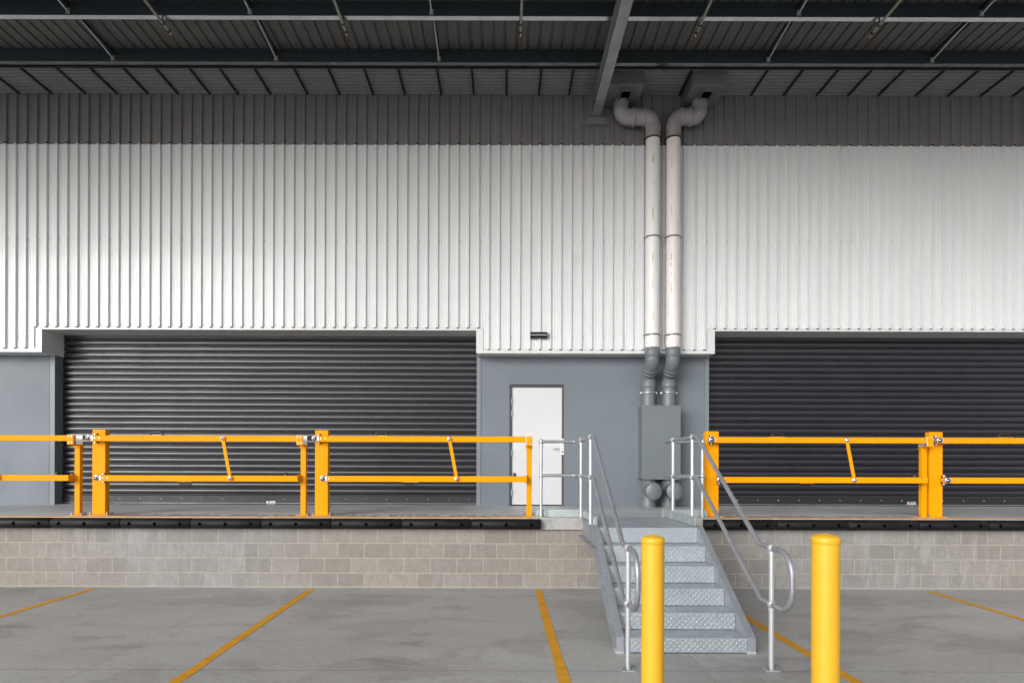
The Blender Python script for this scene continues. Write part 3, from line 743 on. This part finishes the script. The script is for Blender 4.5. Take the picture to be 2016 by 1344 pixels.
    m.cur = 1; m.box(xe-.018, xe+.082, Y0-.003, Y0+.004, 2.151, 2.289); m.box(xe-.018, xe+.082, Yp+.046, Yp+.053, 2.151, 2.289)
    m.build('latch_bracket', ['yellow_paint', 'white_plastic', 'chrome'], t)
E = lambda p: px(p, 9.03)
gate(E(147.3)-3.26, E(147.3), 'yellow lift gate cut by the left picture edge, in front of the grey wall', 0)
gate(E(181.5), E(592), 'yellow lift gate standing wholly in front of the left roller door', 0)
gate(E(620), E(1037), 'yellow lift gate ending in front of the white door', 0)
gate(E(1389.5), E(1814.5), 'yellow lift gate starting at the post just right of the stairs', 0)
gate(E(1830.5), E(1830.5)+3.3, 'yellow lift gate cut by the right picture edge', 0)

# ================================================================ stairs
st = thing('staircase', (1.8, 6.5, 0), 'galvanised steel stairs of checker plate with tube handrails up to the dock', 'stairs')
XI0, XI1 = 1.200, 2.418
ys = [7.26, 6.965, 6.665, 6.365, 6.065, 5.765]; zs = [1.075, .889, .701, .513, .326, .151]
for i in range(6):
    yb = ys[i-1]+.02 if i else YF-.06
    m = MB(); m.box(XI0+.001, XI1-.001, ys[i], yb, zs[i]-.006, zs[i]); zlo = zs[i+1]+.005 if i < 5 else .012
    m.box(XI0+.001, XI1-.001, ys[i], ys[i]+.006, zlo, zs[i]-.006)
    m.build('tread' if i else 'landing', 'tread_plate', st, bevel=.003)
    m = MB(); m.box(XI0+.002, XI1-.002, ys[i]-.003, ys[i]+.004, zs[i]-.006, zs[i]+.002); m.build('nosing', 'galv_pipe', st)
def stringer(xin, sgn):    # sgn -1: left one; the channel opens outwards
    m = MB(); xo = xin+sgn*.075; t_ = .007
    zt = lambda y: .165+(y-5.745)*(1.085-.165)/(7.255-5.745)
    D = .262
    yf = 5.745; yk = 7.255
    yj = yf + (D-.0)/((1.085-.165)/(yk-yf))*.0
    def quadstrip(pts_in, a, b):   # outline in y,z as a prism along x
        m.prism(pts_in, 'x', min(a, b), max(a, b))
    sl_ = (1.085-.165)/(yk-yf)
    yg = yf + (D+.02-.165)/sl_
    out = [(yf,.01),(yf,.165),(yk,1.085),(YF-.045,1.085),(YF-.045,.815),(yk+.02,.815),(yf+ (D-.155)/sl_, .01)]
    quadstrip(out, xin, xin+sgn*t_)                      # web
    th = .01
    top = [(yf-.002,.165),(yk,1.085),(YF-.045,1.085),(YF-.045,1.085-th),(yk+.003,1.085-th),(yf-.002,.165-th*1.2)]
    quadstrip(top, xin+sgn*t_, xo)
    bot = [(YF-.045,.815),(yk+.02,.815),(yf+(D-.155)/sl_,.01),(yf+(D-.155)/sl_+.02,.01),(yk+.03,.805),(YF-.045,.805)]
    quadstrip(bot, xin+sgn*t_, xo)
    quadstrip([(yf-.002,.005),(yf-.002,.155),(yf+.006,.155),(yf+.006,.005)], xin+sgn*t_, xo)
    m.box(min(xin-sgn*.0,xo), max(xin,xo)+.0, yf-.012, yf+.1, .0, .0045)
    ym = 6.5; quadstrip([(ym,zt(ym)+.0015),(ym+.012,zt(ym+.012)+.0015),(ym+.012,zt(ym+.012)+.006),(ym,zt(ym)+.006)], xin, xo)
    m.build('stringer', 'galv_channel', st, bevel=.002)
stringer(XI0, -1); stringer(XI1, 1)
# concrete grout at the feet
m = MB()
for xa in (XI0-.085, XI1-.005):
    m = MB(); m.box(xa, xa+.09, 5.735, 5.86, .0, .03); m.build('grout_pad', 'beam_concrete', st, bevel=.012)
# toe boards
m = MB(); m.box(XI0-.012, XI0-.004, 7.40, 8.84, 1.09, 1.20); m.build('toe_board', 'galv_sheet', st)
m = MB(); m.box(XI1+.004, XI1+.012, 7.34, 8.86, 1.09, 1.205); m.build('toe_board', 'galv_sheet', st)
m = MB(); m.box(px(1055,8.96), XI0-.02, 8.955, 8.962, DOCK+.004, DOCK+.118); m.build('toe_board', 'galv_sheet', st)
m = MB(); m.box(XI1+.02, px(1390,8.96), 8.955, 8.962, DOCK+.004, DOCK+.118); m.build('toe_board', 'galv_sheet', st)

def rail_side(X, xa, sgn, Yb, Yc):
    r = .0235; ZT, ZM = 2.215, 1.695; YA = 8.90; YD = 5.31; ZD, ZDM = 1.108, .60
    m = MB()
    top = [(xa,YA,ZT-.01),(X,YA,ZT-.01),(X,7.36,ZT),(X,5.56,ZD+.005),(X,4.93,ZD-.0),(X,4.93,ZDM),(X,5.52,ZDM),(X,7.36,ZM),(X,YA,ZM-.005),(xa,YA,ZM-.005)]
    m.tube(fillet(top, [.10,.12,.12,.2,.2,.12,.12,.10], 7), r, 16)
    hr = m.build('handrail', 'galv_rail', st); hr['label'] = 'tube handrail on the %s side of the stairs' % ('left' if sgn < 0 else 'right')
    for (x, y, zb_, za, zm) in ((xa,YA,DOCK,ZT-.01,ZM-.005),(X,Yb,DOCK,ZT-.003,ZM-.003),(X,Yc,1.085,ZT,ZM),(X,YD,0,ZD,ZDM)):
        m = MB(); m.tube([(x,y,zb_+.006),(x,y,za)], r, 16)
        for z in (za, zm): m.ball((x,y,z), .039, 18, 1.08); m.tube([(x,y,z-.058),(x,y,z-.03)], r+.005, 16)
        m.build('rail_post', 'galv_pipe', hr)
    for (x, y, z) in ((xa,YA,DOCK),(X,YD,0)):
        m = MB(); m.box(x-.062, x+.062, y-.05, y+.05, z+.001, z+.009)
        m.cur = 1
        for q in ((-1,-1),(1,1)): m.lathe((x+q[0]*.042, y+q[1]*.03, z+.009), [(.016,0),(.016,.005),(.012,.006),(.012,.018),(.007,.02),(.007,.036)], 'z', 6, smooth=False)
        m.build('post_base', ['galv_sheet', 'bolt_steel'], hr, bevel=.001)
    # brackets of post to toe board
    m = MB()
    m.box(xa+.03, xa+.085, YA+.03, YA+.05, DOCK+.01, DOCK+.1)
    for yy in (Yb, Yc):
        m.box(X-.05, X+.05, yy-.05, yy+.05, 1.0865, 1.093)
        m.box(X-sgn*.03, X-sgn*.045, yy-.04, yy+.035, 1.094, 1.17)
    m.build('post_bracket', 'galv_sheet', hr)
rail_side(1.142, .583, -1, 8.53, 7.60)
rail_side(2.445, 3.04, 1, 8.39, 7.54)

# ================================================================ bollards
def bollard(X, Y, r, h, lab):
    t = thing('bollard', (X, Y, 0), lab, 'bollard', 'yellow bollards in front of the stairs')
    m = MB(); m.lathe((X,Y,0), [(r,0),(r,h-.045)], 'z', 48); m.build('bollard_sleeve', 'bollard_plastic', t)
    m = MB(); m.lathe((X,Y,h-.062), [(r+.0015,0),(r+.0035,.003),(r+.0035,.034),(r+.001,.040),(r*.88,.048),(r*.6,.057),(r*.32,.0615),(r*.27,.0625),(r*.25,.058),(.002,.058)], 'z', 48); m.build('bollard_cap', 'bollard_plastic', t)
    m = MB(); m.lathe((X,Y,0), [(r+.004,.001),(r+.004,.012)], 'z', 32); m.build('base_ring', 'yellow_paint', t)
bollard(px(1285.8,4.31), 4.31, .0825, pz(1285,1052.5,4.31), 'yellow plastic bollard standing directly in front of the stairs')
bollard(px(1626,3.69), 3.69, .0815, pz(1626,1050,3.69), 'yellow plastic bollard right of the stairs and of the looped handrail')
